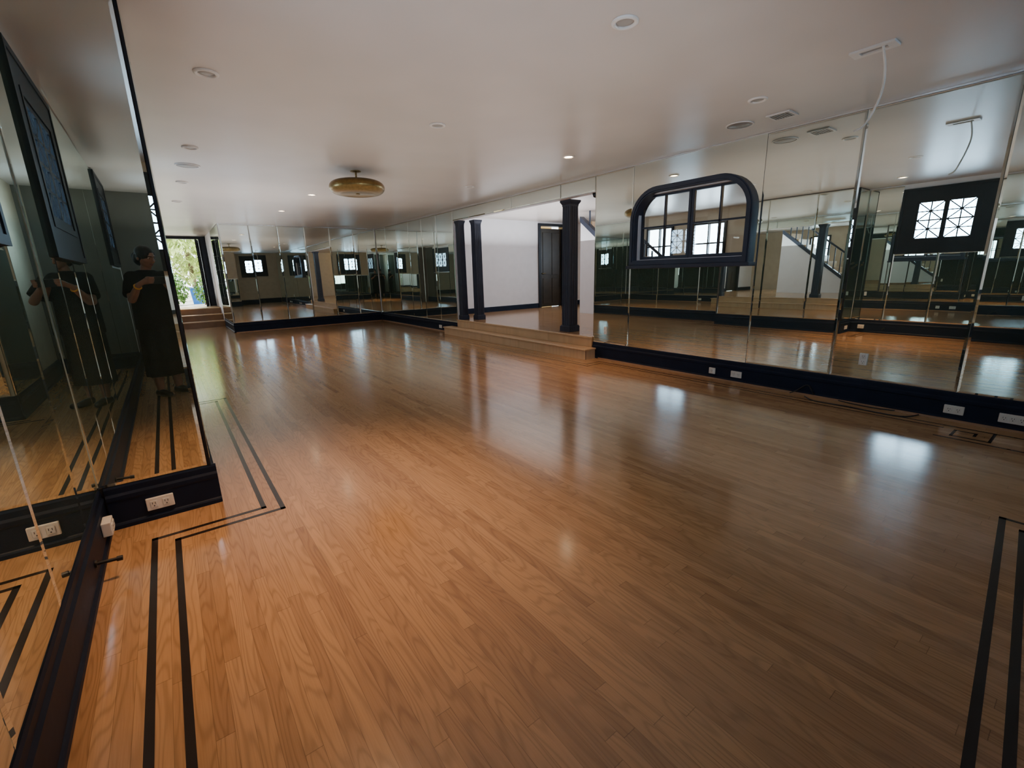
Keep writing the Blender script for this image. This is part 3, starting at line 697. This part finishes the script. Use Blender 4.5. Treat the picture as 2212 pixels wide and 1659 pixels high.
# head turned down to the phone
hc = L(-.005, .035, 1.565)
look = (Pc - hc).normalized(); look = (look * .6 + rd * .45 + fd * .55).normalized()
hx = look.cross(Vector((0, 0, 1))).normalized(); hz = hx.cross(look).normalized()
hm = Matrix((hx, look, hz)).transposed()
def H(x, y, z): return hc + hm @ Vector((x, y, z))
sph(bm, H(0, -.005, .02), 1, (.074, .094, .092), hm, 24); sph(bm, H(0, .022, -.035), 1, (.06, .068, .072), hm, 20); sph(bm, H(0, .055, -.083), 1, (.030, .028, .022), hm)
caps(bm, H(0, .088, .012), .009, H(0, .104, -.028), .013, 12); sph(bm, H(.013, .093, -.03), .010); sph(bm, H(-.013, .093, -.03), .010)
for s_ in (-1, 1):
    sph(bm, H(s_ * .074, -.01, -.012), 1, (.012, .02, .03), hm, 12); sph(bm, H(s_ * .042, .056, -.022), 1, (.024, .023, .024), hm, 12)
    caps(bm, H(s_ * .012, .088, .028), .007, H(s_ * .045, .076, .03), .007, 10)
# arms and hands closed on the phone
wrists = {}
ELB = {1: L(.205, .16, 1.135), -1: L(-.275, .13, 1.12)}
for s_ in (-1, 1):
    A = R * s_
    palm = Pc + A * .108 - Fw * .030 - U * .012
    wr = palm + A * .035 - Fw * .050 - U * .055
    wrists[s_] = wr
    el = ELB[s_]
    chain(bm, [L(s_ * .165, 0, 1.355), (L(s_ * .165, 0, 1.355) + el) / 2, el, el.lerp(wr, .35), wr], [.052, .047, .040, .038, .026])
    caps(bm, wr, .024, palm, .026); caps(bm, palm - U * .018, .018, palm + U * .026 + Fw * .012, .016); caps(bm, palm - U * .022, .018, Pc + A * .098 - U * .03 - Fw * .008, .014)
    for k in range(4):
        lift = (.032, .012, -.008, -.026)[k]; ln = (.92, 1.05, 1.0, .78)[k]
        p0 = palm + U * (lift * .9 + .008) + Fw * .012
        p1 = Pc + A * (.100 + .002 * k) + U * lift + Fw * .010
        p2 = Pc + A * (.098 - .016 * ln) + U * lift + Fw * .021
        p3 = Pc + A * (.098 - .040 * ln) + U * (lift + .002) + Fw * .0165
        chain(bm, [p0, p1, p2, p3], [.0105, .0092, .0082, .0072], 10)
    chain(bm, [palm - U * .014 - Fw * .010, Pc + A * .088 - U * .008 - Fw * .026, Pc + A * .062 + U * .004 - Fw * .0155], [.014, .0105, .0085], 10)
body = remeshed(bm, 'person', .0055, 5); body.materials.append(M['skin'])
per = bpy.data.objects.new('person', body); COL.objects.link(per); per.location = root; ORG['person'] = root
tag(per, 'person in loose black top and long skirt holding up a phone, seen in pillar mirror', 'person')
def pp(name, bm, mat, smooth=60):
    return obj(name, bm, M[mat], per, smooth=smooth, scale=False)
def pr(name, bm, mat, voxel=.007, it=6):
    me = remeshed(bm, name, voxel, it); me.materials.append(M[mat])
    o = bpy.data.objects.new(name, me); COL.objects.link(o); o.parent = per; ORG[o.name] = root; return o
def loft(bm, rings, n=28, wav=0, cap=False):
    rows = []
    for c, a, d, k in rings:
        row = []
        for i in range(n):
            t_ = 2 * PI * i / n; f = 1 + k * wav * math.sin(t_ * 7 + 1)
            row.append(bm.verts.new(c + rd * a * f * math.cos(t_) + fd * d * f * math.sin(t_)))
        rows.append(row)
    for p, q in zip(rows, rows[1:]):
        for i in range(n): bm.faces.new((p[i], p[(i + 1) % n], q[(i + 1) % n], q[i]))
    if cap: bm.faces.new(rows[0][::-1]); bm.faces.new(rows[-1])
bm = B()
loft(bm, [(L(0, 0, .24), .198, .158, 1), (L(0, 0, .255), .200, .160, 1), (L(0, 0, .5), .196, .158, .8), (L(0, 0, .75), .194, .154, .4), (L(0, 0, .88), .19, .15, .15)], 42, .06)
pp('skirt', bm, 'dress')
bm = B()
loft(bm, [(L(0, 0, .78), .203, .162, .6), (L(0, 0, .80), .206, .165, .6), (L(0, 0, .98), .203, .162, .4), (L(0, 0, 1.10), .200, .155, .3),
          (L(0, .005, 1.22), .198, .148, .1), (L(0, .005, 1.31), .195, .135, 0), (L(0, 0, 1.375), .170, .100, 0), (L(0, -.003, 1.41), .110, .076, 0), (L(0, -.002, 1.428), .085, .066, 0)], 42, .05, True)
for s_ in (-1, 1):
    el = ELB[s_]; sh = L(s_ * .155, 0, 1.345)
    sph(bm, sh, .075); sph(bm, L(s_ * .10, 0, 1.36), 1, (.08, .075, .06), rotz)
    tube(bm, [L(s_ * .12, 0, 1.345), sh, sh.lerp(el, .35), sh.lerp(el, .80)], [.066, .075, .079, .082], 20)
pr('loose_top', bm, 'dress')
bm = B(); sph(bm, H(0, -.014, .044), 1, (.081, .093, .081), hm, 28); sph(bm, H(0, -.048, -.025), 1, (.079, .066, .085), hm, 20); sph(bm, H(0, -.102, -.02), 1, (.052, .045, .05), hm, 18)
for s_ in (-1, 1): sph(bm, H(s_ * .040, .012, .035), 1, (.046, .066, .06), hm, 18); sph(bm, H(s_ * .062, -.012, .005), 1, (.024, .034, .05), hm, 16)
pr('hair', bm, 'hair', .005, 5)
for s_ in (-1, 1):
    bm = B(); sph(bm, H(s_ * .031, .076, .010), 1, (.0135, .009, .0065), hm, 14); e = pp('eye', bm, 'eye')
    bm = B(); sph(bm, H(s_ * .031, .0825, .008), 1, (.0058, .0034, .0058), hm, 10); o = obj('iris', bm, M['iris'], e, smooth=60, scale=False)
    bm = B(); caps(bm, H(s_ * .016, .092, .030), .0035, H(s_ * .047, .080, .031), .003, 8); pp('eyebrow', bm, 'hair')
    bm = B(); chain(bm, [L(s_ * .10, -.04, .038), L(s_ * .108, .05, .034), L(s_ * .114, .145, .028)], [.044, .044, .033]); 
    for v in bm.verts: v.co.z = max(.0015, v.co.z)
    pp('shoe', bm, 'cord')
bm = B(); caps(bm, H(-.018, .086, -.058), .006, H(.018, .086, -.058), .006, 10); sph(bm, H(0, .091, -.060), 1, (.016, .006, .009), hm); pp('lips', bm, 'lip')
wr = wrists[-1]; ax = (ELB[-1] - wr).normalized(); q = ax.to_track_quat('Z', 'Y').to_matrix()
bm = B(); c0 = wr + ax * .03
tube(bm, [c0 + q @ Vector((.030 * math.cos(2 * PI * i / 24), .030 * math.sin(2 * PI * i / 24), 0)) for i in range(25)], .008, 8); pp('wristband', bm, 'band')
# phone
ph = bpy.data.objects.new('smartphone', None); COL.objects.link(ph); ph.location = Pc
ph.rotation_euler = Matrix((R, U, -Fw)).transposed().to_euler(); ORG['smartphone'] = Vector((0, 0, 0)); ph.empty_display_size = .02
tag(ph, 'dark smartphone held level in the hands of the person in black', 'phone')
obj('phone_body', box(B(), -.081, .081, -.038, .038, -.0045, .0045, .003), M['cord'], ph, local=True, scale=False)
obj('screen', box(B(), -.077, .077, -.035, .035, .0045, .0052), M['slot'], ph, local=True, scale=False)
for k in range(3): obj('camera_lens', lathe(B(), [(0, -.0045), (.006, -.0045), (.006, -.0065), (0, -.0065)], (.055 - k * .016, .025, 0), 16), M['slot'], ph, local=True, scale=False)

# ------------------------------------------------------------------ lights
def spot(p, power, ang=95, col=(1., .56, .29)):
    l = bpy.data.lights.new('spot', 'SPOT'); l.energy = power; l.color = col; l.spot_size = math.radians(ang); l.spot_blend = 1.; l.shadow_soft_size = .05
    o = bpy.data.objects.new('spot_lamp', l); COL.objects.link(o); o.location = Vector((p.x, p.y, CEIL - .03)) * S
PW = [(110, 78), (45, 75), (100, 75), (220, 80)]
for p, (w_, a_) in zip(LP, PW): spot(p, w_, a_)
def ceiling_fill(x, y, z, sx, sy, power, col):                 # unseen area lamps added to brighten the ceiling; no such fittings in the room
    l = bpy.data.lights.new('ceiling_fill', 'AREA'); l.shape = 'RECTANGLE'; l.size = sx * S; l.size_y = sy * S; l.energy = power; l.color = col
    o = bpy.data.objects.new('added_ceiling_fill', l); COL.objects.link(o); o.location = Vector((x, y, z)) * S; o.rotation_euler = (PI, 0, 0)
ceiling_fill(1.8, 4.0, 1.45, 2.9, 6.2, 47, (1., .90, .80))
ceiling_fill(1.0, 8.3, 1.45, 2.2, 5.0, 50, (.97, .97, .98))
ceiling_fill(5.4, 6.0, 1.5, 2.2, 2.4, 76, (.93, .95, 1.))
ceiling_fill(0., -1.3, 1.6, .5, 1.6, 4.5, (1., .95, .88))
def bulb(x, y, z, e, c):
    l = bpy.data.lights.new('lamp', 'POINT'); l.energy = e; l.color = c; l.shadow_soft_size = .05
    o = bpy.data.objects.new('unseen_warm_lamp', l); COL.objects.link(o); o.location = Vector((x, y, z)) * S
bulb(6.75, 8.0, 1.9, 16, (1, .7, .3)); bulb(6.2, 1.2, 1.9, 22, (1, .72, .42))  # unseen warm point lamps added to tint the doorway and the room behind
l = bpy.data.lights.new('sun', 'SUN'); l.energy = 8; l.angle = .02; l.color = (1, .95, .85); o = bpy.data.objects.new('sun_lamp', l); COL.objects.link(o)
o.rotation_euler = (math.radians(-38), math.radians(14), 0)
wd = bpy.data.worlds.new('World'); scn.world = wd; wd.use_nodes = True
bg = wd.node_tree.nodes['Background']; bg.inputs[0].default_value = (.86, .95, 1.0, 1); bg.inputs[1].default_value = 7.5

# ------------------------------------------------------------------ camera
cd = bpy.data.cameras.new('camera'); cam = bpy.data.objects.new('camera', cd); COL.objects.link(cam)
cd.sensor_fit = 'HORIZONTAL'; cd.sensor_width = 36; cd.lens = 36 * F / 2212; cd.clip_start = .01; cd.clip_end = 200
mw = Matrix((R, U, -Fw)).transposed().to_4x4(); mw.translation = camloc; cam.matrix_world = mw
scn.camera = cam
